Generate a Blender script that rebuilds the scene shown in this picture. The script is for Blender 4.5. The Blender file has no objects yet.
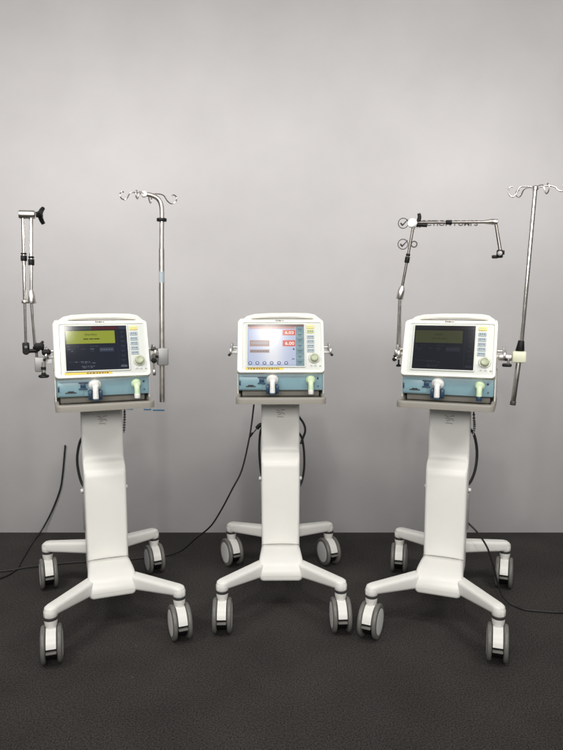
import bpy, bmesh, math, random
from mathutils import Vector, Matrix
random.seed(7)
SC = bpy.context.scene
COL = SC.collection
PI = math.pi

# ------------------------------------------------------------------ camera
cam_d = bpy.data.cameras.new("camera")
cam_d.sensor_fit = 'VERTICAL'
cam_d.sensor_height = 24.0
cam_d.lens = 639.9 / 750.0 * 24.0
cam_d.clip_start = 0.05
cam_d.clip_end = 100
cam = bpy.data.objects.new("camera", cam_d)
cam.location = (0, 0, 1.4215)
cam.rotation_euler = (PI / 2 - 0.1163, 0.0, 0)
COL.objects.link(cam)
SC.camera = cam

# ------------------------------------------------------------------ ambient room light
W = bpy.data.worlds.new("World")
SC.world = W
W.use_nodes = True
nt = W.node_tree
bg = nt.nodes["Background"]
tc = nt.nodes.new("ShaderNodeTexCoord")
sx = nt.nodes.new("ShaderNodeSeparateXYZ")
rp = nt.nodes.new("ShaderNodeValToRGB")
mr = nt.nodes.new("ShaderNodeMapRange")
mr.inputs[1].default_value = -1; mr.inputs[2].default_value = 1
nt.links.new(tc.outputs["Generated"], sx.inputs[0])
nt.links.new(sx.outputs["Z"], mr.inputs[0])
nt.links.new(mr.outputs[0], rp.inputs[0])
rp.color_ramp.elements[0].position = 0.30; rp.color_ramp.elements[0].color = (0.06, 0.055, 0.05, 1)
rp.color_ramp.elements[1].position = 0.56; rp.color_ramp.elements[1].color = (0.90, 0.88, 0.86, 1)
nt.links.new(rp.outputs[0], bg.inputs["Color"])
bg.inputs["Strength"].default_value = 0.20

def area(name, loc, target, size, power, col, spread=180):
    d = bpy.data.lights.new(name, 'AREA')
    d.shape = 'RECTANGLE'; d.size = size[0]; d.size_y = size[1]
    d.energy = power; d.color = col; d.spread = math.radians(spread)
    o = bpy.data.objects.new(name, d)
    o.location = loc
    o.rotation_euler = (Vector(target) - Vector(loc)).to_track_quat('-Z', 'Y').to_euler()
    COL.objects.link(o)
    return o
# ceiling lamps in front of the carts, aimed at the wall
area("ceiling_lamp", (-0.06, 0.50, 3.60), (-0.05, 3.2, 1.05), (0.17, 0.17), 25, (1.0, 0.965, 0.91))
area("ceiling_lamp", (-1.75, 1.30, 2.85), (-1.55, 3.8, 1.45), (0.7, 0.4), 24, (1.0, 0.965, 0.92), 125)
area("ceiling_lamp", (1.75, 1.30, 2.85), (1.55, 3.8, 1.45), (0.7, 0.4), 21, (1.0, 0.965, 0.92), 125)
area("ceiling_lamp", (0.0, 1.75, 3.10), (0.0, 3.8, 1.5), (2.2, 0.25), 6.5, (1.0, 0.97, 0.93), 120)
# broad fill light added behind the camera to brighten the column fronts
area("front_fill", (0.0, -1.0, 2.15), (0.0, 3.0, 0.85), (3.4, 0.8), 78, (1.0, 0.97, 0.925))

SC.view_settings.view_transform = 'Standard'
SC.view_settings.look = 'None'
SC.view_settings.exposure = 0.14
SC.view_settings.gamma = 1.0

# ------------------------------------------------------------------ materials
def lin(c):
    return tuple(((v / 255) / 12.92 if v / 255 <= .04045 else ((v / 255 + .055) / 1.055) ** 2.4) for v in c)

def mat(name, rgb, rough=0.5, metal=0.0, var=0.0, vscale=8.0, bump=0.0, bscale=400.0, emit=None, estr=0.0,
        coat=0.0, spec=None, trans=0.0, sss=0.0, rvar=0.0):
    m = bpy.data.materials.new(name); m.use_nodes = True
    t = m.node_tree; b = t.nodes["Principled BSDF"]
    b.inputs["Base Color"].default_value = (*rgb, 1)
    b.inputs["Roughness"].default_value = rough
    b.inputs["Metallic"].default_value = metal
    if spec is not None: b.inputs["Specular IOR Level"].default_value = spec
    if coat: b.inputs["Coat Weight"].default_value = coat; b.inputs["Coat Roughness"].default_value = 0.12
    if trans: b.inputs["Transmission Weight"].default_value = trans
    if sss:
        b.inputs["Subsurface Weight"].default_value = sss
        b.inputs["Subsurface Radius"].default_value = (.02, .02, .015)
    tcn = t.nodes.new("ShaderNodeTexCoord")
    if var:
        n = t.nodes.new("ShaderNodeTexNoise"); n.inputs["Scale"].default_value = vscale; n.inputs["Detail"].default_value = 6
        t.links.new(tcn.outputs["Object"], n.inputs["Vector"])
        r = t.nodes.new("ShaderNodeValToRGB")
        r.color_ramp.elements[0].position = .3; r.color_ramp.elements[1].position = .7
        r.color_ramp.elements[0].color = (*[c * (1 - var) for c in rgb], 1)
        r.color_ramp.elements[1].color = (*[min(1, c * (1 + var)) for c in rgb], 1)
        t.links.new(n.outputs["Fac"], r.inputs[0]); t.links.new(r.outputs[0], b.inputs["Base Color"])
        if rvar:
            q = t.nodes.new("ShaderNodeMapRange")
            q.inputs[3].default_value = max(0.02, rough - rvar); q.inputs[4].default_value = rough + rvar
            t.links.new(n.outputs["Fac"], q.inputs[0]); t.links.new(q.outputs[0], b.inputs["Roughness"])
    if bump:
        n2 = t.nodes.new("ShaderNodeTexNoise"); n2.inputs["Scale"].default_value = bscale; n2.inputs["Detail"].default_value = 3
        t.links.new(tcn.outputs["Object"], n2.inputs["Vector"])
        bp = t.nodes.new("ShaderNodeBump"); bp.inputs["Strength"].default_value = bump; bp.inputs["Distance"].default_value = 0.002
        t.links.new(n2.outputs["Fac"], bp.inputs["Height"]); t.links.new(bp.outputs[0], b.inputs["Normal"])
    if emit is not None:
        b.inputs["Emission Color"].default_value = (*emit, 1); b.inputs["Emission Strength"].default_value = estr
    return m

M = {}
M['ivory'] = mat("ivory_plastic", (0.735, 0.732, 0.675), 0.38, var=.02, vscale=5, bump=.04, bscale=900, rvar=.05)
M['white'] = mat("white_lacquer", (0.785, 0.785, 0.755), 0.36, var=.025, vscale=6, bump=.03, bscale=700, rvar=.06)
M['panel'] = mat("pale_grey_panel", (0.56, 0.585, 0.56), 0.45, var=.02, vscale=10)
M['tray'] = mat("warm_grey_plastic", (0.27, 0.255, 0.225), 0.5, var=.05, vscale=12, bump=.08, bscale=600)
M['teal'] = mat("dusty_blue_plastic", (0.205, 0.335, 0.390), 0.30, var=.05, vscale=14)
M['navy'] = mat("dark_blue_plastic", (0.02, 0.05, 0.10), 0.35, var=.1, vscale=20)
M['black'] = mat("black_rubber", (0.006, 0.006, 0.0065), 0.5, var=.15, vscale=30, spec=.25)
M['cable'] = mat("black_cable", (0.010, 0.010, 0.011), 0.5)
M['tyre'] = mat("grey_polymer_tyre", (0.155, 0.152, 0.142), 0.4, var=.08, vscale=40)
M['hubw'] = mat("pale_grey_hub", (0.72, 0.72, 0.72), 0.4, var=.03, vscale=30)
M['collar'] = mat("dark_grey_collar", (0.05, 0.05, 0.05), 0.4, var=.05)
M['chrome'] = mat("polished_steel", (0.82, 0.80, 0.77), 0.16, metal=1.0, var=.05, vscale=30, rvar=.05)
M['steel'] = mat("brushed_steel", (0.60, 0.575, 0.545), 0.33, metal=1.0, var=.08, vscale=40, rvar=.08)
M['gun'] = mat("dark_steel", (0.26, 0.24, 0.225), 0.3, metal=1.0, var=.08, vscale=40, rvar=.06)
M['alu'] = mat("grey_aluminium", (0.34, 0.34, 0.34), 0.5, metal=.55, var=.06, vscale=40)
M['frost'] = mat("clear_white_silicone", (0.74, 0.75, 0.74), 0.25, var=.03, vscale=40, sss=.2)
M['mint'] = mat("pale_green_silicone", (0.60, 0.73, 0.50), 0.3, var=.06, vscale=40, sss=.2)
M['yellow'] = mat("yellow_label", (0.72, 0.50, 0.05), 0.45, var=.05, vscale=40)
M['yellowkey'] = mat("yellow_key", (0.72, 0.60, 0.16), 0.45)
M['greenkey'] = mat("olive_green_key", (0.48, 0.52, 0.20), 0.45)
M['bluekey'] = mat("blue_grey_key", (0.35, 0.41, 0.45), 0.45)
M['keyink'] = mat("dark_key_print", (0.10, 0.14, 0.18), 0.5)
M['ink'] = mat("black_print", (0.02, 0.02, 0.022), 0.5)
M['knob'] = mat("grey_green_knob", (0.38, 0.42, 0.30), 0.35, var=.05, vscale=40)
M['knobring'] = mat("silver_knob_ring", (0.52, 0.53, 0.46), 0.35, metal=.3)
M['decal'] = mat("charcoal_vinyl", (0.035, 0.035, 0.037), 0.5)
M['blueink'] = mat("blue_vinyl", (0.05, 0.16, 0.30), 0.5)
M['seam'] = mat("shadow_gap", (0.16, 0.155, 0.14), 0.6)
M['emboss'] = mat("grey_relief", (0.42, 0.42, 0.38), 0.5)
M['clampw'] = mat("cream_clamp_plastic", (0.66, 0.68, 0.52), 0.4, var=.04, vscale=30)

def disp(name, srgb, k=1.0, soft=False):
    c = lin(srgb)
    if soft: return mat(name, (0.006, 0.006, 0.007), 0.16, emit=c, estr=k, spec=.10)
    return mat(name, (0.006, 0.006, 0.007), 0.10, emit=c, estr=k, spec=.07)
D = {}
def dm(srgb, k=1.0, soft=False):
    key = (srgb, k, soft)
    if key not in D: D[key] = disp("display_colour", srgb, k, soft)
    return D[key]

# wall: painted grey, faint roller texture
def wall_mat():
    m = bpy.data.materials.new("grey_wall_paint"); m.use_nodes = True
    t = m.node_tree; b = t.nodes["Principled BSDF"]
    tcn = t.nodes.new("ShaderNodeTexCoord")
    n = t.nodes.new("ShaderNodeTexNoise"); n.inputs["Scale"].default_value = 2.0; n.inputs["Detail"].default_value = 9; n.inputs["Roughness"].default_value = .6
    r = t.nodes.new("ShaderNodeValToRGB")
    r.color_ramp.elements[0].position = .3; r.color_ramp.elements[1].position = .7
    r.color_ramp.elements[0].color = (0.415, 0.408, 0.417, 1); r.color_ramp.elements[1].color = (0.462, 0.455, 0.463, 1)
    t.links.new(tcn.outputs["Object"], n.inputs["Vector"]); t.links.new(n.outputs["Fac"], r.inputs[0])
    t.links.new(r.outputs[0], b.inputs["Base Color"])
    b.inputs["Roughness"].default_value = 0.5
    n2 = t.nodes.new("ShaderNodeTexNoise"); n2.inputs["Scale"].default_value = 260; n2.inputs["Detail"].default_value = 4
    t.links.new(tcn.outputs["Object"], n2.inputs["Vector"])
    bp = t.nodes.new("ShaderNodeBump"); bp.inputs["Strength"].default_value = .12; bp.inputs["Distance"].default_value = .001
    t.links.new(n2.outputs["Fac"], bp.inputs["Height"]); t.links.new(bp.outputs[0], b.inputs["Normal"])
    return m
def carpet_mat():
    m = bpy.data.materials.new("charcoal_carpet"); m.use_nodes = True
    t = m.node_tree; b = t.nodes["Principled BSDF"]
    tcn = t.nodes.new("ShaderNodeTexCoord")
    n = t.nodes.new("ShaderNodeTexNoise"); n.inputs["Scale"].default_value = 165; n.inputs["Detail"].default_value = 5; n.inputs["Roughness"].default_value = .75
    n3 = t.nodes.new("ShaderNodeTexNoise"); n3.inputs["Scale"].default_value = 3.5; n3.inputs["Detail"].default_value = 4
    r = t.nodes.new("ShaderNodeValToRGB")
    r.color_ramp.elements[0].position = .36; r.color_ramp.elements[1].position = .68
    r.color_ramp.elements[0].color = (0.0130, 0.0121, 0.0117, 1); r.color_ramp.elements[1].color = (0.090, 0.0835, 0.0805, 1)
    mx = t.nodes.new("ShaderNodeMix"); mx.data_type = 'RGBA'; mx.blend_type = 'MULTIPLY'; mx.inputs[0].default_value = 1
    r3 = t.nodes.new("ShaderNodeValToRGB")
    r3.color_ramp.elements[0].position = .3; r3.color_ramp.elements[1].position = .7
    r3.color_ramp.elements[0].color = (.78, .78, .78, 1); r3.color_ramp.elements[1].color = (1, 1, 1, 1)
    t.links.new(tcn.outputs["Object"], n.inputs["Vector"]); t.links.new(tcn.outputs["Object"], n3.inputs["Vector"])
    t.links.new(n.outputs["Fac"], r.inputs[0]); t.links.new(n3.outputs["Fac"], r3.inputs[0])
    t.links.new(r.outputs[0], mx.inputs[6]); t.links.new(r3.outputs[0], mx.inputs[7])
    lint = t.nodes.new("ShaderNodeTexVoronoi"); lint.inputs["Scale"].default_value = 9.0
    lr = t.nodes.new("ShaderNodeValToRGB")
    lr.color_ramp.elements[0].position = .016; lr.color_ramp.elements[0].color = (.7, .7, .7, 1)
    lr.color_ramp.elements[1].position = .030; lr.color_ramp.elements[1].color = (0, 0, 0, 1)
    t.links.new(tcn.outputs["Object"], lint.inputs["Vector"]); t.links.new(lint.outputs["Distance"], lr.inputs[0])
    m2 = t.nodes.new("ShaderNodeMix"); m2.data_type = 'RGBA'
    m2.inputs[7].default_value = (.16, .15, .14, 1)
    t.links.new(lr.outputs[0], m2.inputs[0]); t.links.new(mx.outputs[2], m2.inputs[6])
    t.links.new(m2.outputs[2], b.inputs["Base Color"])
    b.inputs["Roughness"].default_value = 0.95
    b.inputs["Specular IOR Level"].default_value = 0.15
    bp = t.nodes.new("ShaderNodeBump"); bp.inputs["Strength"].default_value = .4; bp.inputs["Distance"].default_value = .004
    t.links.new(n.outputs["Fac"], bp.inputs["Height"]); t.links.new(bp.outputs[0], b.inputs["Normal"])
    return m

# ------------------------------------------------------------------ mesh helpers
def V(x, t, h):                      # cart coordinates: right, towards the viewer, up
    return Vector((x, -t, h))

def spline(pts, n=10):
    P = [Vector(p) for p in pts]
    if len(P) < 3: return P
    P = [P[0] * 2 - P[1]] + P + [P[-1] * 2 - P[-2]]
    out = []
    for i in range(1, len(P) - 2):
        a, b, c, d = P[i - 1:i + 3]
        for k in range(n):
            u = k / n
            out.append(0.5 * ((2 * b) + (c - a) * u + (2 * a - 5 * b + 4 * c - d) * u * u + (3 * b - a - 3 * c + d) * u ** 3))
    out.append(P[-2])
    return out

def rrect(x0, x1, y0, y1, r, n=6):
    pts = []
    for cx, cy, a0 in ((x1 - r, y1 - r, 0), (x0 + r, y1 - r, PI / 2), (x0 + r, y0 + r, PI), (x1 - r, y0 + r, 1.5 * PI)):
        for k in range(n + 1):
            a = a0 + PI / 2 * k / n
            pts.append((cx + r * math.cos(a), cy + r * math.sin(a)))
    return pts

class MB:
    def __init__(s, *mats):
        s.bm = bmesh.new(); s.mats = list(mats); s.X = Matrix.Identity(4)
    def mi(s, m):
        if m not in s.mats: s.mats.append(m)
        return s.mats.index(m)
    def v(s, p): return s.bm.verts.new(s.X @ Vector(p))
    def f(s, vs, mi=0):
        try: f = s.bm.faces.new(vs)
        except ValueError: return None
        f.material_index = mi; f.smooth = True
        return f
    def rings(s, R, m, cap=True, closed=False):
        mi = s.mi(m); n = len(R[0])
        vs = [[s.v(p) for p in r] for r in R]
        L = len(vs)
        for i in range(L if closed else L - 1):
            a, b = vs[i], vs[(i + 1) % L]
            for k in range(n): s.f((a[k], a[(k + 1) % n], b[(k + 1) % n], b[k]), mi)
        if cap and not closed:
            s.f(vs[0][::-1], mi); s.f(vs[-1], mi)
    def frame(s, d):
        d = d.normalized(); u = Vector((0, 0, 1)) if abs(d.z) < .9 else Vector((1, 0, 0))
        x = u.cross(d).normalized(); return x, d.cross(x)
    def cyl(s, p0, p1, r0, m, r1=None, n=20, bev=0.0):
        p0, p1 = Vector(p0), Vector(p1); r1 = r0 if r1 is None else r1
        d = (p1 - p0); x, y = s.frame(d); L = d.length; d = d / L
        prof = [(0, r0), (L, r1)] if not bev else [(0, r0 - bev), (bev * .3, r0 - bev * .3), (bev, r0), (L - bev, r1), (L - bev * .3, r1 - bev * .3), (L, r1 - bev)]
        s.rings([[p0 + d * z + (x * math.cos(2 * PI * k / n) + y * math.sin(2 * PI * k / n)) * r for k in range(n)] for z, r in prof], m)
    def lathe(s, c, axis, prof, m, n=28):
        c, d = Vector(c), Vector(axis).normalized(); x, y = s.frame(d)
        s.rings([[c + d * z + (x * math.cos(2 * PI * k / n) + y * math.sin(2 * PI * k / n)) * max(r, 1e-5) for k in range(n)] for z, r in prof], m)
    def tube(s, pts, r, m, n=10, smooth=8, taper=None):
        P = spline(pts, smooth) if smooth else [Vector(p) for p in pts]
        R = []; x = None
        for i, p in enumerate(P):
            d = (P[min(i + 1, len(P) - 1)] - P[max(i - 1, 0)]).normalized()
            if x is None: x, y = s.frame(d)
            else:
                x = (x - d * x.dot(d)).normalized(); y = d.cross(x)
            rr = r if taper is None else r + (taper - r) * i / (len(P) - 1)
            R.append([p + (x * math.cos(2 * PI * k / n) + y * math.sin(2 * PI * k / n)) * rr for k in range(n)])
        s.rings(R, m)
    def prism(s, out, z0, z1, m, bev=0.0, axes=None):
        """outline out (2-D) extruded z0..z1 with a rounded rim; axes maps (u,v,n)->3-D"""
        A = axes or (lambda u, v, n: (u, v, n))
        cx = sum(p[0] for p in out) / len(out); cy = sum(p[1] for p in out) / len(out)
        # polygon inset by averaging edge normals
        def inset(b):
            if b == 0: return out
            o = []; N = len(out)
            ar = sum(out[i][0] * out[(i + 1) % N][1] - out[(i + 1) % N][0] * out[i][1] for i in range(N))
            sg = 1 if ar > 0 else -1
            for i in range(N):
                p, q, w = Vector(out[i - 1]), Vector(out[i]), Vector(out[(i + 1) % N])
                e1 = (q - p); e2 = (w - q)
                if e1.length < 1e-9: e1 = e2
                if e2.length < 1e-9: e2 = e1
                n1 = Vector((-e1.y, e1.x)).normalized() * sg; n2 = Vector((-e2.y, e2.x)).normalized() * sg
                nn = (n1 + n2); nn = nn.normalized() / max(.5, nn.normalized().dot(n1))
                o.append(tuple(q + nn * b))
            return o
        st = [(z0, 0), (z1, 0)] if not bev else [(z0, bev), (z0 + bev * .3, bev * .3), (z0 + bev, 0), (z1 - bev, 0), (z1 - bev * .3, bev * .3), (z1, bev)]
        s.rings([[A(p[0], p[1], z) for p in inset(b)] for z, b in st], m)
    def box(s, a, b, m, bev=0.003):
        x0, x1 = sorted((a[0], b[0])); y0, y1 = sorted((a[1], b[1])); z0, z1 = sorted((a[2], b[2]))
        bev = min(bev, (x1 - x0) * .45, (y1 - y0) * .45, (z1 - z0) * .45)
        s.prism(rrect(x0, x1, y0, y1, max(bev, 1e-4), 3), z0, z1, m, bev)
    def ringprism(s, out, inn, z0, z1, m, bev=0.0, axes=None):
        """frame between two outlines of equal point count"""
        A = axes or (lambda u, v, n: (u, v, n))
        mid = [((a[0] + b[0]) / 2, (a[1] + b[1]) / 2) for a, b in zip(out, inn)]
        def mix(a, b, k): return [(p[0] + (q[0] - p[0]) * k, p[1] + (q[1] - p[1]) * k) for p, q in zip(a, b)]
        seq = [(out, z0), (out, z1 - bev), (mix(out, mid, .08), z1 - bev * .35), (mix(out, mid, .25), z1), (mix(inn, mid, .25), z1), (mix(inn, mid, .08), z1 - bev * .35), (inn, z1 - bev), (inn, z0)]
        s.rings([[A(p[0], p[1], z) for p in o] for o, z in seq], m, closed=True)
    def quad(s, u0, u1, v0, v1, n, m, axes):
        mi = s.mi(m)
        s.f([s.v(axes(*q)) for q in ((u0, v0, n), (u1, v0, n), (u1, v1, n), (u0, v1, n))], mi)
    def text(s, string, uc, vc, width, height, n, m, axes, bold=0.0, thick=0.0):
        cu = bpy.data.curves.new("lettering", 'FONT'); cu.body = string; cu.offset = bold
        ob = bpy.data.objects.new("lettering", cu); COL.objects.link(ob)
        bpy.context.view_layer.update()
        me = bpy.data.meshes.new_from_object(ob.evaluated_get(bpy.context.evaluated_depsgraph_get()))
        bpy.data.objects.remove(ob); bpy.data.curves.remove(cu)
        xs = [w.co.x for w in me.vertices]; ys = [w.co.y for w in me.vertices]
        x0, x1, y0, y1 = min(xs), max(xs), min(ys), max(ys)
        mi = s.mi(m)
        vs = [s.v(axes(uc + ((w.co.x - x0) / (x1 - x0) - .5) * width, vc + ((w.co.y - y0) / (y1 - y0) - .5) * height, n)) for w in me.vertices]
        for p in me.polygons:
            ff = s.f([vs[i] for i in p.vertices], mi)
            if ff: ff.smooth = False
        bpy.data.meshes.remove(me)
    def build(s, name, parent=None, off=None, angle=38, loc=None):
        bm = s.bm
        if off is not None: bmesh.ops.translate(bm, verts=bm.verts, vec=-Vector(off))
        bmesh.ops.recalc_face_normals(bm, faces=bm.faces)
        me = bpy.data.meshes.new(name); bm.to_mesh(me); bm.free()
        for m in s.mats: me.materials.append(m)
        me.set_sharp_from_angle(angle=math.radians(angle))
        o = bpy.data.objects.new(name, me); COL.objects.link(o)
        if parent is not None: o.parent = parent
        if loc is not None: o.location = loc
        return o

CART = {'left': (-0.7934, 2.8135, 0.3547), 'centre': (-0.0044, 2.9813, 0.0125), 'right': (0.7438, 2.8242, -0.358)}
def cw(k, p):
    X, Dp, a = CART[k]; c, s = math.cos(a), math.sin(a)
    return Vector((X + p[0] * c - p[1] * s, Dp + p[0] * s + p[1] * c, p[2]))
def thing(name, label, cat, k, base, group=None):
    o = bpy.data.objects.new(name, None); COL.objects.link(o)
    o.empty_display_size = .05
    o.location = cw(k, base); o.rotation_euler = (0, 0, CART[k][2])
    o['label'] = label; o['category'] = cat
    if group: o['group'] = group
    return o

# ------------------------------------------------------------------ setting
WY = 3.804
mb = MB(carpet_mat())
g = [[mb.v((-7 + 14 * i / 8, -3 + 6.81 * j / 8, 0)) for i in range(9)] for j in range(9)]
for j in range(8):
    for i in range(8): mb.f((g[j][i], g[j][i + 1], g[j + 1][i + 1], g[j + 1][i]))
o = mb.build("floor"); o['kind'] = 'structure'
mb = MB(wall_mat())
mb.box((-7, WY, -0.05), (7, WY + .15, 4.2), mb.mats[0], 0.002)
o = mb.build("wall"); o['kind'] = 'structure'

# ------------------------------------------------------------------ trolley
def make_caster(parent, x, t, yaw, lock):
    c = bpy.data.objects.new("caster", None); COL.objects.link(c); c.parent = parent
    c.empty_display_size = .03
    c.location = V(x, t, 0); c.rotation_euler = (0, 0, yaw)
    R = 0.0735; cy = -0.004; cz = R
    # fork hood: white shell between the wheels
    h = MB(M['white'])
    w = 0.0188
    arc = [(cy + math.sin(a) * -.070, cz + math.cos(a) * .070) for a in [math.radians(q) for q in range(-40, 81, 12)]]
    inn = [(cy + math.sin(a) * -.056, cz + math.cos(a) * .056) for a in [math.radians(q) for q in range(80, -41, -12)]]
    prof = arc + inn
    h.rings([[(sx_, p[0], p[1]) for p in prof] for sx_ in (-w, -w * .9, w * .9, w)], M['white'])
    h.lathe((0, 0, .134), (0, 0, 1), [(0, .020), (.012, .021), (.024, .0245), (.038, .0255), (.040, .023)], M['white'])
    h.build("fork_hood", c)
    a = MB(M['black'])
    a.cyl((-.0205, cy, cz), (.0205, cy, cz), .058, M['black'], n=28)
    a.build("axle_block", c)
    r = MB(M['collar'])
    r.lathe((0, 0, .1745), (0, 0, 1), [(0, .023), (.001, .027), (.005, .028), (.006, .025), (.008, .025), (.009, .028), (.0125, .027), (.013, .02)], M['collar'])
    r.build("swivel_collar", c)
    for s in (-1, 1):
        wmb = MB(M['tyre'], M['hubw'])
        x0 = s * .0212
        wmb.lathe((x0, cy, cz), (s, 0, 0), [(0, .030), (0, .064), (.002, .0705), (.006, R), (.013, R), (.0175, .0700), (.0195, .062), (.0197, .056), (.0180, .054), (.0180, .03)], M['tyre'], n=40)
        wmb.lathe((x0 + s * .0181, cy, cz), (s, 0, 0), [(0, .0545), (.0010, .0545), (.0020, .048), (.0024, .030), (.0024, .001)], M['hubw'], n=36)
        wmb.build("wheel", c)
    b = MB(M['tyre'])
    b.box((-.0205, cy - .077, .066), (.0205, cy - .052, .074), M['tyre'], .004)
    b.build("brake_pedal", c)

def make_trolley(k, label, yaws):
    T = thing('equipment_trolley', label, 'trolley', k, (0, 0, 0), 'white wheeled equipment trolleys')
    # column: side profile drawn out across, bevelled edges
    prof = [(-.086, .962), (-.086, .722), (-.085, .703), (-.080, .692), (-.070, .684), (-.040, .668), (-.026, .657), (-.018, .643), (-.0145, .622), (-.012, .560), (-.004, .36), (.000, .248), (.001, .20), (-.12, .20), (-.13, .30), (-.15, .66), (-.155, .962)]
    c = MB(M['white'])
    hw = lambda z: .0935 - .0022 * max(0, min(1, (.95 - z) / .7))
    cy = -.08
    def ring(b, f):
        out = []
        for t, z in prof:
            # inset towards the body centre for the rounded vertical edge
            tt = t - b if t > -.075 + .0 or t > -.11 else t + b
            out.append((f * (hw(z) - (0 if b == 0 else 0)), tt, z))
        return out
    bev = .014
    st = []
    for f in (-1, 1):
        s_ = [(1, 0, bev), (1, bev * .08, bev * .6), (1, bev * .3, bev * .29), (1, bev * .6, bev * .08), (1, bev, 0)]
        st.append([(f, q[1], q[2]) for q in s_])
    seq = st[0] + st[1][::-1]
    R = []
    for f, dx, b in seq:
        ring_ = []
        for t, z in prof:
            tt = t - b if t > -.1 else t + b
            ring_.append(V(f * (hw(z) - dx), tt, z))
        R.append(ring_)
    c.rings(R, M['white'])
    col = c.build("column", T, angle=30)
    # raised grey strokes high on the column
    e = MB(M['emboss'])
    ax = lambda u, v, n: V(u, -.086 + n, v)
    for (u0, v0, u1, v1) in ((-.022, .893, -.004, .886), (.003, .889, .022, .893), (-.020, .880, .014, .876), (-.012, .868, .004, .872), (-.016, .858, .016, .856), (.008, .880, .020, .870)):
        e.tube([ax(u0, v0, 0.0005), ax((u0 + u1) / 2, (v0 + v1) / 2 + .002, .001), ax(u1, v1, .0005)], .0022, M['emboss'], n=6, smooth=3)
    e.build("relief_strokes", col)
    # grey service strip on each side of the column
    for f in (-1, 1):
        s_ = MB(M['alu'])
        s_.box(V(f * .0915, -.115, .36), V(f * .0985, -.085, .535), M['alu'], .003)
        s_.lathe(V(f * .095, -.10, .548), (f, 0, 0), [(0, .009), (.008, .009), (.011, .006), (.0115, .001)], M['hubw'], n=14)
        s_.build("service_strip", T)
    # base cover
    b = MB(M['white'])
    secs = [(-.12, .090, .16, .246), (-.03, .0905, .16, .246), (.003, .0920, .158, .2470), (.006, .0928, .157, .2492), (.05, .0945, .156, .2520), (.10, .0975, .154, .2510), (.130, .0995, .152, .2475), (.150, .1010, .152, .2420), (.166, .1012, .152, .2345), (.178, .1008, .152, .2250), (.187, .0995, .152, .2130), (.194, .0975, .154, .2000), (.199, .0945, .157, .1880), (.202, .0895, .163, .1780)]
    R = []
    for t, w, z0, z1 in secs:
        r = min(.016, (z1 - z0) * .48)
        R.append([V(p[0], t + .016 * (1 - (p[0] / w) ** 2) * max(0, min(1, (t - .1) / .1)), p[1]) for p in rrect(-w, w, z0, z1, r, 4)])
    # densify the top edge so the front bows
    b.rings(R, M['white'])
    bc = b.build("base_cover", T, angle=50)
    sm = MB(M['seam'])
    sm.tube([V(.0925 * u, .0045 - .001 * abs(u), .2478 + .0035 * (1 - u * u)) for u in (-1, -.6, -.2, .2, .6, 1)], .0014, M['seam'], n=6, smooth=4)
    sm.build("panel_seam", bc)
    sp = MB(M['white'])
    sp.box(V(-.078, -.295, .184), V(.078, -.10, .256), M['white'], .014)
    sp.build("rear_hub", T)
    # legs
    for f in (-1, 1):
        for t0, x0, t1, zt0, zb0, zt1, zb1 in ((.134, f * .074, .354, .226, .158, .230, .190), (-.245, f * .060, -.354, .252, .192, .234, .187)):
            x1 = f * (.255 if t1 > 0 else .262)
            L = MB(M['white'])
            p0 = Vector((x0, t0)); p1 = Vector((x1, t1)); d = (p1 - p0); ln = d.length; d /= ln; nrm = Vector((-d.y, d.x))
            R = []
            N = 16
            for i in range(N + 1):
                u = i / N
                dist = u * (ln + .028)
                # rounded toe
                over = dist - ln
                hwid = .030 + (.0265 - .030) * min(1, u * 1.15)
                zt = zt0 + (zt1 - zt0) * min(1, dist / ln); zb = zb0 + (zb1 - zb0) * min(1, dist / ln)
                if over > -.004:
                    q = max(0, min(1, (over + .004) / .032)); sc = math.sqrt(max(0.02, 1 - q * q))
                    hwid *= sc; zt -= .022 * (1 - sc); 
                q_ = p0 + d * dist
                r = min(.0135, hwid * .95, (zt - zb) * .45)
                R.append([V(*(q_ + nrm * a), z) for a, z in rrect(-hwid, hwid, zb, zt, r, 4)])
            L.rings(R, M['white'])
            L.lathe(V(x1, t1, .187), (0, 0, 1), [(0, .0255), (.002, .0268), (.022, .0268), (.034, .022)], M['white'])
            L.build("leg", T, angle=50)
    for (x, t, key) in ((-.255, .354, 'fl'), (.255, .354, 'fr'), (-.262, -.354, 'rl'), (.262, -.354, 'rr')):
        make_caster(T, x, t, math.radians(yaws[key]), t > 0)
    # tray
    tr = MB(M['tray'])
    out = rrect(-.203, .203, -.172, .155, .03, 6); inn = rrect(-.186, .186, -.146, .145, .018, 6)
    tr.prism(rrect(-.197, .197, -.166, .15, .026, 6), .9655, .974, M['tray'], .002)
    tr.ringprism(out, inn, .962, .990, M['tray'], .007)
    tr.box((-.11, -.02, .935), (.11, .14, .966), M['tray'], .01)
    tr.build("tray", T)
    return T

# bezel plane
PC = V(0, .0440, 1.2147)
PU = Vector((1, 0, 0)); _v = V(0, -.1015, .2392) - V(0, 0, 0); PV = _v.normalized(); PN = PU.cross(PV)
def AX(u, v, n): return PC + PU * u + PV * v + PN * n

def su(fx): return -.152 + .260 * fx
def sv(fy): return .103 - .2015 * fy

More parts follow.
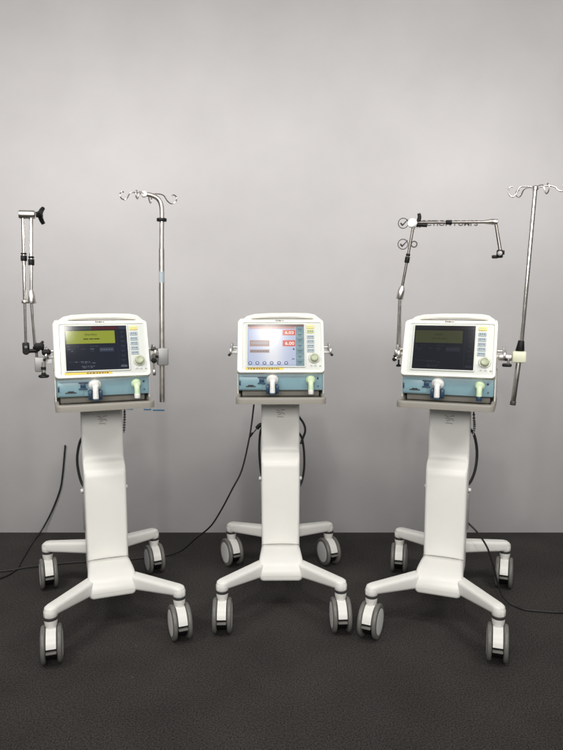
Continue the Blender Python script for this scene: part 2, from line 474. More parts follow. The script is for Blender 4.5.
def screen_left(s, dim):
    if not dim:
        bgc, top1, top2, ban, txt, grey, soft = (30, 34, 43), (60, 66, 66), (72, 32, 36), (138, 146, 52), (58, 64, 24), (88, 94, 104), (52, 58, 72)
        K = 1.0
    else:
        bgc, top1, top2, ban, txt, grey, soft = (27, 29, 34), (36, 38, 38), (38, 34, 34), (62, 64, 44), (50, 52, 36), (44, 47, 54), (38, 41, 48)
        K = 1.0
    q = lambda x0, x1, y0, y1, c, n=.0009: s.quad(su(x0), su(x1), sv(y1), sv(y0), n, dm(c), AX)
    q(0, 1, 0, 1, bgc, .0005)
    q(.01, .43, .015, .085, top1); q(.43, .86, .015, .085, top2); q(.87, .995, .02, .08, soft)
    q(.02, .80, .11, .40, ban)
    if not dim:
        s.text("(Standby)", su(.41), sv(.200), .050, .0115, .0014, dm(txt), AX, .01)
    else: q(.34, .48, .19, .22, txt, .0014)
    for x0, x1, y0, y1 in ((.29, .37, .285, .31), (.385, .45, .285, .31), (.46, .55, .285, .31)): q(x0, x1, y0, y1, txt, .0014)
    rnd = random.Random(3)
    for y in (.455, .515, .56):
        x = .03
        while x < .50:
            w = rnd.uniform(.02, .07)
            if rnd.random() < .55: q(x, x + w, y, y + .018, grey if rnd.random() < .6 else soft)
            x += w + .015
    q(.54, .77, .495, .59, soft); 
    x = .555
    while x < .74:
        q(x, x + .03, .53, .555, grey, .0014); x += .042
    for y, xa, xb in ((.80, .05, .36), (.83, .24, .42), (.90, .24, .46), (.93, .26, .40)):
        x = xa
        while x < xb:
            w = rnd.uniform(.02, .05); q(x, x + w, y, y + .018, grey if rnd.random() < .7 else soft); x += w + .014
    q(.84, .846, .09, .99, (40, 44, 56))
    for i in range(8):
        y = .13 + i * .108
        q(.885, .955, y, y + .014, soft); q(.90, .94, y + .028, y + .040, soft)
    q(.87, .97, .905, .945, grey)

def screen_bright(s):
    q = lambda x0, x1, y0, y1, c, n=.0009, k=1.0: s.quad(su(x0), su(x1), sv(y1), sv(y0), n, dm(c, k, True), AX)
    q(0, 1, 0, 1, (166, 176, 202), .0005)
    q(0, 1, 0, .055, (122, 96, 94)); q(.02, .5, .06, .10, (190, 134, 112)); q(.5, .84, .06, .10, (186, 128, 112))
    for i in range(20):  # soft glow put into the strip colours, brightest near the middle
        u_ = i / 19; g_ = math.exp(-((u_ - .52) / .26) ** 2)
        q(.02 + .0415 * i, .02 + .0415 * (i + 1), .12, .96, tuple(int(a + (b - a) * g_) for a, b in zip((176, 184, 208), (214, 216, 222))))
    q(.62, .845, .135, .265, (202, 96, 76), .0013); q(.62, .845, .385, .53, (198, 88, 70), .0013)
    s.text("6.03", su(.74), sv(.20), .040, .014, .0018, dm((246, 232, 226), 1.0, True), AX, .02)
    s.text("6.00", su(.745), sv(.46), .042, .016, .0018, dm((246, 232, 226), 1.0, True), AX, .02)
    q(.04, .385, .385, .53, (150, 118, 104), .0013); q(.06, .36, .42, .49, (150, 142, 148), .0017)
    q(.04, .385, .61, .685, (150, 128, 118), .0013)
    for i in range(6): q(.06 + i * .05, .095 + i * .05, .635, .66, (104, 102, 116), .0017)
    q(.80, .83, .58, .62, (84, 88, 110), .0013); q(.78, .83, .82, .85, (120, 128, 150), .0013)
    q(.855, 1, .055, 1, (112, 138, 148))
    for i in range(7):
        y = .075 + i * .131
        q(.865, .992, y, y + .115, (136, 158, 162) if i % 2 else (122, 146, 152), .0013)
        q(.885, .965, y + .03, y + .048, (66, 92, 102), .0017); q(.90, .95, y + .068, y + .083, (76, 102, 110), .0017)
    for x in (.05, .175, .30, .425, .555, .68):
        c = AX(su(x), sv(.93), .0010)
        s.lathe(c, PN, [(0, .0088), (.0006, .0086), (.0007, .0001)], dm((84, 94, 126), 1.0, True), n=20)
        s.lathe(c + PN * .0007, PN, [(0, .0050), (.0005, .0048), (.0006, .0001)], dm((190, 198, 218), 1.0, True), n=16)

def make_ventilator(k, label, scr, strip):
    T = thing('medical_ventilator', label, 'ventilator', k, V(0, 0, .976), 'medical ventilators on white trolleys')
    off = V(0, 0, .976)
    # blue breathing unit
    u = MB(M['teal'])
    u.box(V(-.194, -.135, 1.010), V(.194, .068, 1.098), M['teal'], .006)
    u.box(V(-.180, -.130, .9765), V(.180, .020, 1.013), M['tray'], .004)
    u.box(V(-.19, .066, 1.016), V(-.085, .0705, 1.073), M['teal'], .002)
    for x0, x1, h0, h1 in ((-.160, -.115, 1.027, 1.031), (-.150, -.125, 1.031, 1.036)): u.box(V(x0, .069, h0), V(x1, .0735, h1), M['ink'], .001)
    for x0, x1, h0, h1 in ((-.105, -.066, 1.068, 1.073), (-.105, -.070, 1.041, 1.047), (-.098, -.076, 1.047, 1.068)): u.box(V(x0, .069, h0), V(x1, .0745, h1), M['navy'], .001)
    u.box(V(-.1905, .069, 1.035), V(-.184, .0745, 1.058), M['navy'], .001)
    u.cyl(V(.170, .060, 1.066), V(.170, .0705, 1.066), .0045, M['ink'], n=12)
    u.cyl(V(.172, .060, 1.030), V(.172, .0705, 1.030), .003, M['navy'], n=12)
    bu = u.build("breathing_unit", T, off)
    # side cheeks, cream
    for f in (-1, 1):
        ch = MB(M['ivory'])
        ch.box(V(f * .1945, -.14, .985), V(f * .201, .040, 1.12), M['ivory'], .003)
        ch.build("side_cheek", T, off)
    # exhalation valve and inhalation port
    e = MB(M['frost'])
    e.lathe(V(-.038, .066, 1.060), (0, -1, 0), [(0, .026), (.008, .027), (.014, .0255), (.020, .019), (.030, .015), (.034, .013), (.035, .001)], M['frost'])
    e.tube([V(-.038, .088, 1.060), V(-.038, .100, 1.045), V(-.038, .103, 1.022), V(-.038, .104, 1.004)], .0115, M['frost'], n=16, smooth=5, taper=.0125)
    e.build("exhalation_valve", T, off)
    l = MB(M['navy'])
    l.box(V(-.067, .066, 1.006), V(-.052, .098, 1.038), M['navy'], .003); l.box(V(-.024, .066, 1.006), V(-.009, .098, 1.038), M['navy'], .003)
    l.box(V(-.067, .066, .996), V(-.009, .086, 1.010), M['navy'], .003)
    l.box(V(-.050, .088, .995), V(-.026, .118, 1.004), M['navy'], .003)
    l.build("valve_latch", T, off)
    i = MB(M['mint'])
    i.lathe(V(.137, .066, 1.058), (0, -1, 0), [(0, .021), (.008, .0225), (.013, .021), (.020, .017), (.028, .014), (.029, .001)], M['mint'])
    i.tube([V(.137, .084, 1.056), V(.137, .096, 1.044), V(.137, .099, 1.028), V(.137, .100, 1.016)], .012, M['mint'], n=16, smooth=5)
    i.cyl(V(.137, .100, 1.018), V(.137, .100, .997), .0125, M['navy'] if k == 'right' else M['frost'], n=18, bev=.002)
    i.build("inhalation_port", T, off)
    # monitor housing: bezel frame and the body behind it
    h = MB(M['ivory'])
    h.ringprism(rrect(-.200, .200, -.130, .130, .016), rrect(-.172, .186, -.117, .112, .008), -.045, .0, M['ivory'], .010, AX)
    h.prism(rrect(-.198, .198, -.128, .128, .015), -.060, -.012, M['ivory'], .004, AX)
    body = [(-.03, 1.100), (.045, 1.100), (-.04, 1.318), (-.06, 1.334), (-.10, 1.336), (-.135, 1.325), (-.150, 1.30), (-.150, 1.12), (-.14, 1.100)]
    R = []
    for xx, b in ((-.196, .008), (-.192, .002), (-.186, 0), (.186, 0), (.192, .002), (.196, .008)):
        R.append([V(xx, t + (b if t < -.05 else -b), z - (b if z > 1.2 else -b)) for t, z in body])
    h.rings(R, M['ivory'])
    ho = h.build("monitor_housing", T, off, angle=35)
    p = MB(M['panel'])
    p.prism(rrect(-.1735, .1875, -.1185, .1135, .009), -.0125, -.004, M['panel'], .001, AX)
    p.ringprism(rrect(-.157, .113, -.104, .108, .004), rrect(-.152, .108, -.0985, .103, .002), -.005, .0018, M['panel'], .001, AX)
    p.box((0, 0, 0), (.0001, .0001, .0001), M['panel'], 0) if False else None
    p.build("control_panel", ho, off)
    s = MB()
    s.prism(rrect(-.153, .109, -.0995, .104, .001), -.0035, .0, M['ink'], 0, AX)
    scr(s)
    s.build("screen", ho, off)
    # keys
    for n_, dv in enumerate((.092, .070, .0435, .0215, -.0005, -.0225)):
        if n_ == 1 and k != 'centre': dv = .067
        b = MB(M['bluekey'])
        m = M['yellowkey'] if n_ == 0 else (M['greenkey'] if (n_ == 1 and k == 'centre') else M['bluekey'])
        b.mats = [m]
        b.prism(rrect(.121, .155, dv - .0085, dv + .0085, .002, 3), -.0045, -.0005, m, .001, AX)
        for j in range(3): b.quad(.1255 + j * .009, .1325 + j * .009, dv - .003 + (j % 2) * .001, dv + .003, -.0002, M['keyink'] if n_ else M['knob'], AX)
        b.build("key", ho, off)
    kb = MB(M['knobring'])
    kb.lathe(AX(.154, -.060, -.004), PN, [(0, .0255), (.003, .0255), (.005, .023), (.005, .019)], M['knobring'])
    kb.lathe(AX(.154, -.060, .0005), PN, [(0, .0195), (.002, .020), (.010, .0185), (.0135, .016), (.0145, .0135), (.012, .009), (.0115, .0005)], M['knob'])
    kb.build("rotary_knob", ho, off)
    for uu, vv, m in ((.141, -.0945, 'panel'), (.159, -.0945, 'panel'), (.180, -.0975, 'greenkey')):
        b = MB(M[m])
        b.prism(rrect(uu - .006, uu + .006, vv - .0045, vv + .0045, .0015, 3) if m == 'panel' else rrect(uu - .003, uu + .003, vv - .003, vv + .003, .0025, 3), -.0045, -.001, M[m], .0008, AX)
        b.quad(uu - .003, uu + .003, vv - .0012, vv + .0012, -.0007, M['keyink'], AX)
        b.build("small_key", ho, off)
    y = MB(M['yellow'])
    if strip > -.1: y.prism(rrect(-.160, strip, -.1145, -.1055, .001, 2), -.0045, -.0028, M['yellow'], .0003, AX)
    rnd = random.Random(11); x = -.150 if k == 'centre' else -.07
    while x < strip - .018:
        w = rnd.uniform(.004, .012); y.quad(x, x + w, -.1125, -.1080, -.0024, M['ink'], AX); x += w + .0035
    if strip > -.1: y.build("yellow_label", ho, off)
    lg = MB(M['ink'])
    lg.text("Dräger", -.003, .1212, .040, .0092, .0011, M['ink'], AX, .045)
    lg.build("brand_lettering", ho, off)
    # carrying handle over the top
    hd = MB(M['ivory'])
    out = [(-.186, 1.318), (-.178, 1.333), (-.155, 1.349), (-.120, 1.3575), (-.05, 1.3615), (.06, 1.3625), (.13, 1.361), (.160, 1.355), (.185, 1.337), (.192, 1.318), (.17, 1.318), (.15, 1.334), (.06, 1.340), (-.05, 1.339), (-.13, 1.334), (-.16, 1.318)]
    hd.prism(out, .018, .058, M['ivory'], .006, lambda a, b_, n: V(a, -n, b_))
    hd.build("carrying_handle", T, off, angle=45)
    sc_ = MB(M['collar'])
    sc_.lathe(V(-.178, -.017, 1.325), (0, -1, .2), [(0, .005), (.002, .005), (.003, .003), (.003, .0005)], M['collar'], n=12)
    sc_.build("screw", T, off)
    # side rails
    for f in (-1, 1):
        r = MB(M['steel'])
        r.box(V(f * .226, -.12, 1.172), V(f * .236, .035, 1.200), M['steel'], .002)
        for tt in (-.09, .0): r.cyl(V(f * .19, tt, 1.180), V(f * .230, tt, 1.180), .0075, M['hubw'], n=14)
        r.cyl(V(f * .19, .0, 1.204), V(f * .228, -.0, 1.204), .005, M['steel'], n=12)
        r.box(V(f * .232, .012, 1.165), V(f * .243, .038, 1.176), M['black'], .003)
        r.box(V(f * .222, -.03, 1.196), V(f * .232, .02, 1.222), M['alu'], .003)
        r.build("side_rail", T, off)
    return T

make_trolley('left', "white wheeled trolley with grey tray carrying the ventilator with the bright olive message banner", dict(fl=-3, fr=1, rl=4, rr=6))
make_trolley('centre', "white wheeled trolley with grey tray carrying the ventilator with the lit pale blue screen", dict(fl=1, fr=3, rl=27, rr=23))
make_trolley('right', "white wheeled trolley with grey tray carrying the ventilator with the almost black screen", dict(fl=-4, fr=3, rl=7, rr=0))
make_ventilator('left', "cream ventilator with blue lower unit, dark screen showing a bright olive green banner", lambda s: screen_left(s, False), .035)
make_ventilator('centre', "cream ventilator with blue lower unit, lit pale blue screen with red number boxes", screen_bright, .012)
make_ventilator('right', "cream ventilator with blue lower unit and nearly black screen with dim dull banner", lambda s: screen_left(s, True), -.15)

# cords looped behind the columns (held by the trolleys)
def cord(k, name, label, cat, strands, r=.006, group=None):
    off = V(*strands[0][0])
    T = thing(name, label, cat, k, off, group)
    for st in strands:
        m = MB(M['cable'])
        m.tube([V(*p) for p in st], r, M['cable'], n=8, smooth=8)
        m.build("cord_strand", T, off)
    return T
cord('centre', 'coiled_cord', "black cord coiled in loops behind the column of the middle trolley", 'cord',
     [[(.080, -.17, .86), (.098, -.19, .835), (.120, -.20, .80), (.127, -.20, .765), (.116, -.20, .73), (.104, -.19, .70)],
      [(.085, -.17, .77), (.108, -.19, .735), (.119, -.20, .68), (.123, -.20, .62), (.121, -.20, .56), (.108, -.19, .50), (.085, -.17, .47)],
      [(-.085, -.17, .80), (-.100, -.19, .76), (-.106, -.20, .68), (-.103, -.20, .60), (-.095, -.19, .54), (-.08, -.17, .50)]], .0058)
cord('left', 'coiled_cord', "black cord looped behind the left edge of the left trolley column", 'cord',
     [[(-.08, -.16, .80), (-.100, -.17, .755), (-.112, -.175, .69), (-.110, -.175, .63), (-.098, -.17, .57), (-.08, -.16, .54)]], .0065)
cord('right', 'coiled_cord', "black cord looped behind the right edge of the right trolley column", 'cord',
     [[(.08, -.16, .83), (.104, -.17, .80), (.119, -.175, .74), (.122, -.175, .68), (.115, -.17, .62), (.098, -.165, .57), (.08, -.16, .55)]], .0068)
# ribbed connector hoses below the trays
for k, lab, pts in (('left', "short ribbed grey hose hanging under the tray of the left trolley", [(.104, -.12, .955), (.106, -.13, .90), (.104, -.13, .85), (.100, -.13, .80)]),
                    ('right', "short ribbed grey hose hanging under the tray of the right trolley", [(.100, -.13, .955), (.105, -.14, .88), (.108, -.145, .84), (.104, -.14, .80)])):
    T = thing('ribbed_hose', lab, 'hose', k, V(*pts[0]))
    m = MB(M['alu']); P = spline([V(*p) for p in pts], 8)
    m.tube([V(*p) for p in pts], .004, M['alu'], n=10)
    for i in range(2, len(P) - 1, 2):
        d = (P[i + 1] - P[i]).normalized(); m.cyl(P[i] - d * .0025, P[i] + d * .0025, .0062, M['collar'], n=10)
    m.build("corrugated_tube", T, V(*pts[0]))

# ------------------------------------------------------------------ drip poles
def hook(T, off, hub, dirx, diry, L, drop, m, r=.0027, curl=1.0):
    """steel hook: arm out from the hub, dip, upturned eye"""
    d = Vector((dirx, diry, 0)).normalized(); c = Vector(hub)
    z = Vector((0, 0, 1))
    pts = [c, c + d * L * .35 + z * .006, c + d * L * .58 + z * .002, c + d * L * .70 - z * drop * .8, c + d * L * .82 - z * drop * 1.25,
           c + d * L * .96 - z * drop * .95, c + d * L * 1.0 - z * drop * .2, c + d * L * .92 + z * .006 * curl, c + d * L * .84 + z * .004 * curl]
    h = MB(m); h.tube(pts, r, m, n=8, smooth=7)
    h.build("hook", T, off)

# left pole: bent over at the top
off = V(.262, .0, .958)
T = thing('drip_pole', "bent top steel drip pole clamped beside the ventilator with the olive green banner", 'drip pole', 'left', off, 'steel drip poles')
m = MB(M['steel'])
m.tube([V(.262, 0, .958), V(.2655, 0, 1.15), V(.2685, 0, 1.35), V(.274, 0, 1.65)], .0125, M['steel'], n=20, smooth=4)
m.tube([V(.274, 0, 1.648), V(.2765, 0, 1.74), V(.279, 0, 1.80), V(.276, 0, 1.842), V(.262, 0, 1.868), V(.236, 0, 1.880), V(.214, 0, 1.884)], .0105, M['steel'], n=20, smooth=6)
m.build("pole", T, off)
m = MB(M['black']); m.cyl(V(.277, 0, 1.770), V(.2773, 0, 1.784), .0225, M['black'], bev=.003); m.build("pole_ring", T, off)
m = MB(M['chrome']); m.lathe(V(.203, -.012, 1.883), (0, -1, .1), [(0, .011), (.004, .0135), (.016, .0135), (.020, .010), (.021, .001)], M['frost']); m.build("hook_hub", T, off)
hub = V(.203, 0, 1.883)
hook(T, off, hub, -1, -.05, .105, .022, M['chrome']); hook(T, off, hub, -.75, -1, .075, .022, M['steel'])
hook(T, off, hub, 1, .05, .145, .026, M['chrome']); hook(T, off, hub, .5, 1, .10, .02, M['steel'])
m = MB(M['alu'])
m.box(V(.243, -.026, 1.128), V(.291, .026, 1.206), M['alu'], .005)
m.box(V(.206, -.016, 1.148), V(.246, .02, 1.196), M['alu'], .004)
m.cyl(V(.213, .02, 1.206), V(.235, .02, 1.206), .008, M['collar'], n=14, bev=.002)
m.cyl(V(.224, .028, 1.150), V(.224, .028, 1.096), .0045, M['steel'], n=12)
m.cyl(V(.224, .020, 1.152), V(.224, .034, 1.152), .012, M['black'], n=16, bev=.002)
m.box(V(.217, .024, 1.085), V(.231, .034, 1.112), M['steel'], .003)
m.cyl(V(.222, .026, 1.176), V(.222, .032, 1.176), .008, M['chrome'], n=14)
m.build("pole_clamp", T, off)
m = MB(M['hubw']); m.cyl(V(.2708, 0, 1.50), V(.2718, 0, 1.55), .0130, M['bluekey']); m.build("pole_label", T, off)

# right pole: straight two piece
off = V(.2725, 0, .975)
T = thing('drip_pole', "straight tall steel drip pole in a cream clamp beside the ventilator with nearly black screen", 'drip pole', 'right', off, 'steel drip poles')
m = MB(M['chrome'])
m.cyl(V(.2725, 0, .975), V(.296, 0, 1.245), .0105, M['steel'], n=20, bev=.003)
m.cyl(V(.296, 0, 1.24), V(.3235, 0, 1.886), .0095, M['chrome'], n=20)
m.cyl(V(.2722, 0, .972), V(.2735, 0, .990), .0125, M['collar'], n=18, bev=.002)
m.build("pole", T, off)
m = MB(M['black']); m.cyl(V(.2915, 0, 1.205), V(.2955, 0, 1.252), .0185, M['black'], .0125, bev=.003); m.build("height_collar", T, off)
m = MB(M['clampw'])
m.box(V(.262, -.024, 1.158), V(.318, .026, 1.206), M['clampw'], .006)
m.build("pole_clamp", T, off)
m = MB(M['alu'])
m.box(V(.206, -.012, 1.164), V(.262, .014, 1.190), M['steel'], .004)
m.cyl(V(.247, .012, 1.172), V(.247, .012, 1.148), .005, M['steel'], n=12)
m.box(V(.222, .0, 1.138), V(.262, .024, 1.152), M['black'], .006)
m.build("clamp_screw", T, off)
hub = V(.3235, 0, 1.882)
m = MB(M['chrome']); m.lathe(V(.3235, 0, 1.872), (0, 0, 1), [(0, .011), (.002, .013), (.014, .013), (.018, .009), (.019, .001)], M['chrome']); m.build("hook_hub", T, off)
hook(T, off, hub, -1, -.25, .107, .028, M['steel']); hook(T, off, hub, .75, -.8, .075, .026, M['steel'])
hook(T, off, hub, -.75, .8, .11, .02, M['chrome']); hook(T, off, hub, 1, .15, .125, .014, M['steel'])

# ------------------------------------------------------------------ folding support arms
def knob3(mb, c, axis, r, m):
    c = Vector(c); d = Vector(axis).normalized(); x, y = mb.frame(d)
    mb.lathe(c, d, [(-.008, r * .4), (0, r * .55), (.010, r * .55), (.012, r * .4), (.0125, .001)], m, n=18)
    for k in range(3):
        a = 2 * PI * k / 3 + .9; v = x * math.cos(a) + y * math.sin(a)
        mb.tube([c + v * r * .3 + d * .002, c + v * r * .8 + d * .006, c + v * r * 1.25 + d * .012], r * .34, m, n=10, smooth=4, taper=r * .26)

tA = 0.0
off = V(-.255, tA, 1.118)
T = thing('support_arm', "folded steel hose support arm standing upright at the side of the left ventilator", 'support arm', 'left', off, 'jointed hose support arms')
m = MB(M['alu'])
m.box(V(-.277, tA - .02, 1.118), V(-.232, tA + .018, 1.180), M['alu'], .004)
m.box(V(-.240, tA - .012, 1.150), V(-.205, tA + .012, 1.172), M['hubw'], .004)
m.build("rail_clamp", T, off)
m = MB(M['black'])
m.cyl(V(-.243, tA + .022, 1.160), V(-.243, tA + .022, 1.112), .006, M['steel'], n=12)
m.cyl(V(-.243, tA + .022, 1.140), V(-.243, tA + .022, 1.128), .010, M['black'], n=14)
m.lathe(V(-.243, tA + .022, 1.116), (0, 0, -1), [(0, .008), (.008, .010), (.012, .021), (.018, .0225), (.022, .018), (.023, .001)], M['black'])
m.build("clamp_screw", T, off)
m = MB(M['black'])
m.cyl(V(-.268, tA, 1.178), V(-.268, tA, 1.212), .006, M['chrome'], n=12)
m.lathe(V(-.268, tA, 1.205), (0, 0, 1), [(0, .011), (.004, .014), (.020, .014), (.026, .008), (.03, .006)], M['black'])
knob3(m, V(-.255, tA + .012, 1.228), V(.8, .5, .1) - V(0, 0, 0), .019, M['black'])
knob3(m, V(-.236, tA + .020, 1.197), V(.9, .4, -.1) - V(0, 0, 0), .018, M['black'])
m.box(V(-.275, tA + .006, 1.212), V(-.236, tA + .034, 1.242), M['black'], .008)
m.box(V(-.247, tA + .010, 1.190), V(-.210, tA + .036, 1.214), M['black'], .008)
m.tube([V(-.310, tA, 1.205), V(-.290, tA + .004, 1.208), V(-.262, tA + .008, 1.208)], .0085, M['black'], n=12, smooth=4)
m.box(V(-.323, tA - .012, 1.205), V(-.295, tA + .012, 1.244), M['black'], .005)
m.lathe(V(-.309, tA - .013, 1.206), (0, -1, 0), [(0, .014), (.026, .014), (.028, .012), (.028, .001)], M['black'])
m.cyl(V(-.309, tA + .012, 1.226), V(-.309, tA + .0155, 1.226), .006, M['chrome'], n=12)
m.build("lower_joint", T, off)
m = MB(M['chrome'])
a0, a1 = V(-.3085, tA, 1.240), V(-.2975, tA, 1.765)
L_ = lambda u: a0 + (a1 - a0) * u
m.cyl(a0, L_(.36), .0062, M['chrome'], n=14); m.cyl(L_(.34), a1, .0075, M['chrome'], n=14)
m.cyl(L_(.32), L_(.345), .013, M['steel'], n=16, bev=.002)
m.cyl(L_(.655), L_(.70), .0125, M['black'], n=16, bev=.002); m.cyl(L_(.705), L_(.72), .0115, M['black'], n=16, bev=.002)
m.build("rod", T, off)
m = MB(M['chrome'])
b0, b1 = V(-.2725, tA + .006, 1.225), V(-.2655, tA + .004, 1.765)
mid = V(-.2790, tA + .006, 1.42); L2 = lambda u: (b0 + (mid - b0) * (u / .4)) if u < .4 else (mid + (b1 - mid) * ((u - .4) / .6))
m.cyl(b0, mid, .0068, M['chrome'], n=14); m.cyl(mid, b1, .0075, M['chrome'], .0085, n=14)
m.cyl(L2(.375), L2(.44), .0185, M['steel'], .0150, n=20, bev=.002); m.cyl(L2(.438), L2(.475), .0148, M['steel'], .008, n=20)
m.cyl(L2(.655), L2(.70), .0125, M['black'], n=16, bev=.002); m.cyl(L2(.705), L2(.72), .0115, M['black'], n=16, bev=.002)
m.build("rod", T, off)
m = MB(M['steel'])
m.cyl(V(-.312, tA, 1.774), V(-.250, tA + .006, 1.775), .0175, M['steel'], n=24, bev=.003)
m.cyl(V(-.314, tA, 1.774), V(-.309, tA, 1.774), .0135, M['collar'], n=20)
m.cyl(V(-.2475, tA + .006, 1.775), V(-.238, tA + .006, 1.776), .0115, M['black'], n=18)
knob3(m, V(-.232, tA + .006, 1.776), V(1, .15, 0), .031, M['black'])
m.build("upper_joint", T, off)

off = V(-.228, 0, 1.165)
T = thing('support_arm', "bent steel hose support arm reaching over the ventilator with nearly black screen", 'support arm', 'right', off, 'jointed hose support arms')
m = MB(M['alu'])
m.box(V(-.243, -.016, 1.160), V(-.215, .016, 1.196), M['steel'], .004)
m.cyl(V(-.238, .018, 1.158), V(-.238, .032, 1.158), .011, M['chrome'], n=16, bev=.002)
m.cyl(V(-.238, .032, 1.156), V(-.238, .036, 1.156), .0085, M['black'], n=16)
m.lathe(V(-.222, .012, 1.134), (0, 0, -1), [(-.02, .004), (0, .004), (.004, .011), (.011, .011), (.013, .001)], M['black'], n=16)
m.tube([V(-.226, 0, 1.190), V(-.218, 0, 1.198), V(-.204, 0, 1.200)], .008, M['steel'], n=12)
m.build("rail_clamp", T, off)
m = MB(M['chrome'])
m.cyl(V(-.2305, 0, 1.19), V(-.2255, 0, 1.432), .0078, M['chrome'], n=16)
m.cyl(V(-.2160, .006, 1.21), V(-.2190, .004, 1.425), .0030, M['chrome'], n=10)
m.cyl(V(-.2265, 0, 1.426), V(-.2185, 0, 1.468), .0155, M['steel'], n=20, bev=.002)
m.cyl(V(-.2187, 0, 1.467), V(-.215, 0, 1.485), .0150, M['steel'], .008, n=20)
m.build("rod", T, off)
m = MB(M['steel'])
c0, c1 = V(-.2155, 0, 1.48), V(-.1715, 0, 1.748)
m.cyl(c0, c1, .0062, M['gun'], n=14)
Lc = lambda u: c0 + (c1 - c0) * u
m.cyl(Lc(.40), Lc(.50), .011, M['black'], n=16, bev=.002); m.cyl(Lc(.51), Lc(.55), .0095, M['black'], n=16, bev=.002)
m.build("rod", T, off)
m = MB(M['chrome'])
m.lathe(V(-.171, -.014, 1.757), (-.25, -1, .12), [(0, .016), (.004, .021), (.026, .021), (.030, .018), (.031, .001)], M['frost'])  # white cap: bright reflection of the chrome put into its colour
m.lathe(V(-.171, -.020, 1.757), (.2, -1, .05), [(0, .0225), (.010, .0225), (.011, .018)], M['steel'])
m.tube([V(-.150, 0, 1.766), V(-.146, .0, 1.785), V(-.149, .0, 1.800)], .0095, M['black'], n=12, smooth=4, taper=.0075)
m.cyl(V(-.158, 0, 1.752), V(-.112, 0, 1.748), .0085, M['black'], n=14, bev=.002)
m.build("elbow_joint", T, off)
m = MB(M['steel'])
d0, d1 = V(-.150, 0, 1.761), V(.138, 0, 1.7515)
m.cyl(d0, d1, .0062, M['gun'], n=14)
Ld = lambda u: d0 + (d1 - d0) * u
m.cyl(Ld(.41), Ld(.50), .0100, M['black'], n=16, bev=.002)
m.build("rod", T, off)
m = MB(M['steel'])
m.cyl(V(.128, 0, 1.7518), V(.160, 0, 1.752), .0075, M['steel'], .0125, n=18); m.cyl(V(.159, 0, 1.752), V(.182, 0, 1.749), .0125, M['steel'], n=18, bev=.003)
m.cyl(V(.174, 0, 1.745), V(.196, 0, 1.632), .0065, M['gun'], .0075, n=14)
m.build("end_rod", T, off)
m = MB(M['black'])
m.box(V(.182, -.012, 1.600), V(.208, .014, 1.634), M['black'], .005)
m.box(V(.163, -.006, 1.598), V(.190, .010, 1.612), M['black'], .004)
m.cyl(V(.196, .012, 1.618), V(.196, .020, 1.618), .010, M['alu'], n=16, bev=.002)
m.cyl(V(.206, .0, 1.622), V(.214, .0, 1.622), .009, M['black'], n=14)
m.build("hose_clip", T, off)

# ------------------------------------------------------------------ cables on wall and floor
def cable(name, label, pts, r):
    T = bpy.data.objects.new(name, None); COL.objects.link(T); T.empty_display_size = .05
    b = Vector(pts[0]); T.location = b
    T['label'] = label; T['category'] = 'cable'
    m = MB(M['cable']); m.tube([Vector(p) for p in pts], r, M['cable'], n=10, smooth=10)
    m.build("cable_sheath", T, b)
    return T, b
cable('power_cable', "thin black cable hanging down the wall and trailing onto carpet beyond the left trolley",
      [(-1.307, 3.790, .552), (-1.318, 3.793, .47), (-1.333, 3.794, .36), (-1.352, 3.793, .27), (-1.405, 3.790, .14), (-1.462, 3.770, .03), (-1.475, 3.70, .006),
       (-1.447, 3.50, .006), (-1.42, 3.34, .006), (-1.405, 3.25, .006), (-1.444, 3.136, .006), (-1.62, 2.98, .006), (-2.1, 2.9, .006)], .0048)
cpts = [cw('centre', V(*q)) for q in ((-.120, -.19, .965), (-.132, -.2, .898), (-.143, -.2, .81), (-.158, -.2, .719), (-.195, -.2, .564), (-.247, -.2, .459), (-.305, -.22, .345), (-.365, -.26, .245))]
cpts += [Vector(q) for q in ((-.47, 3.36, .13), (-.555, 3.42, .04), (-.640, 3.435, .006), (-.76, 3.40, .006), (-.90, 3.36, .006), (-1.046, 3.349, .006), (-1.16, 3.33, .006), (-1.273, 3.297, .006), (-1.365, 3.262, .011), (-1.482, 3.221, .006), (-1.9, 3.15, .006))]
T, b = cable('power_cable', "black cable dropping from the middle trolley and running along the carpet behind the left trolley", cpts, .0044)
m = MB(M['black'])
pp = [cw('centre', V(*q)) for q in ((-.085, -.2, .800), (-.104, -.2, .794), (-.118, -.2, .778))]
m.tube(pp, .0105, M['black'], n=12, smooth=3)
m.tube([cw('centre', V(*q)) for q in ((-.116, -.2, .780), (-.135, -.2, .756), (-.150, -.2, .735), (-.150, -.195, .742), (-.140, -.19, .760)) ], .0028, M['cable'], n=8)
m.build("plug", T, b)
rpts = [cw('right', V(*q)) for q in ((.080, -.13, .40), (.092, -.15, .375), (.135, -.15, .335), (.182, -.15, .270), (.212, -.15, .19), (.236, -.15, .105), (.262, -.145, .040))]
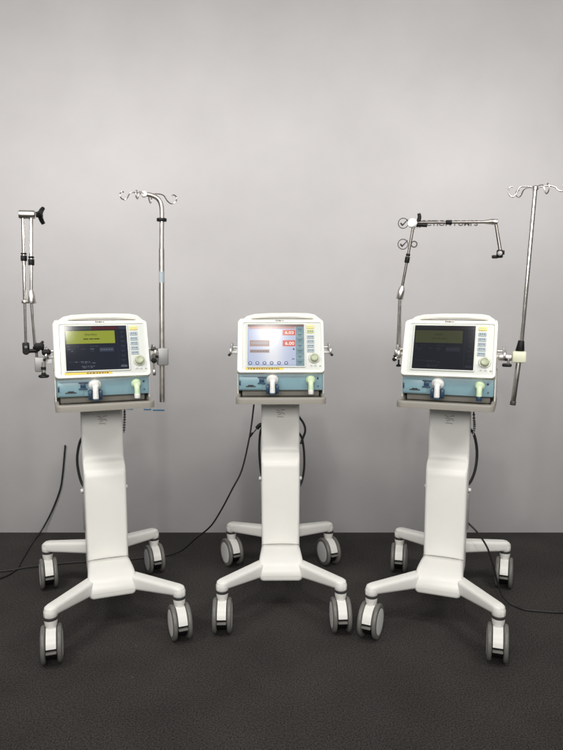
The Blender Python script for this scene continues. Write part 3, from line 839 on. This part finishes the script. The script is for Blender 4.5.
rpts += [Vector(q) for q in ((1.085, 2.845, .006), (1.12, 2.805, .006), (1.20, 2.785, .006), (1.29, 2.777, .006), (1.45, 2.80, .006), (1.9, 2.9, .006))]
cable('power_cable', "thin black cable trailing from the right trolley column across the carpet to the right", rpts, .0046)

# ------------------------------------------------------------------ wall lettering
WA = lambda u, v, n: Vector((u, WY - n, v))
T = bpy.data.objects.new('wall_lettering', None); COL.objects.link(T); T.location = (.70, WY, 1.74); T.empty_display_size = .05
T['label'] = "charcoal capital lettering with two ticked circles stuck on the grey wall"; T['category'] = 'lettering'
off = Vector(T.location)
m = MB(M['decal']); m.text("INJECTION PUMPS", .951, 1.863, .384, .043, .0015, M['decal'], WA, .018); m.build("lettering_line", T, off)
m = MB(M['decal'])
ring = lambda cx, cz, r, w, mb_: mb_.ringprism([(cx + r * math.cos(2 * PI * k / 40), cz + r * math.sin(2 * PI * k / 40)) for k in range(40)],
        [(cx + (r - w) * math.cos(2 * PI * k / 40), cz + (r - w) * math.sin(2 * PI * k / 40)) for k in range(40)], .0003, .0016, M['decal'], .0002, WA)
ring(.775, 1.747, .0200, .0065, m); m.build("letter", T, off)
for cx, cz in ((.709, 1.867), (.710, 1.747)):
    m = MB(M['decal']); ring(cx, cz, .031, .0045, m)
    m.tube([WA(cx - .015, cz + .002, .0014), WA(cx - .004, cz - .013, .0014)], .0042, M['decal'], n=6, smooth=0)
    m.tube([WA(cx - .005, cz - .012, .0014), WA(cx + .027, cz + .022, .0014)], .0040, M['decal'], n=6, smooth=0, taper=.002)
    m.build("tick_mark", T, off)
T = bpy.data.objects.new('wall_lettering', None); COL.objects.link(T); T.location = (-.80, WY, .765); T.empty_display_size = .05
T['label'] = "short blue printed strokes low on the wall behind the left tray"; T['category'] = 'lettering'
off = Vector(T.location)
for x0, x1, z in ((-.935, -.895, .771), (-.83, -.785, .768), (-.775, -.705, .764)):
    m = MB(M['blueink']); m.box(WA(x0, z - .004, .0004), WA(x1, z + .004, .0016), M['blueink'], .0005); m.build("printed_stroke", T, off)
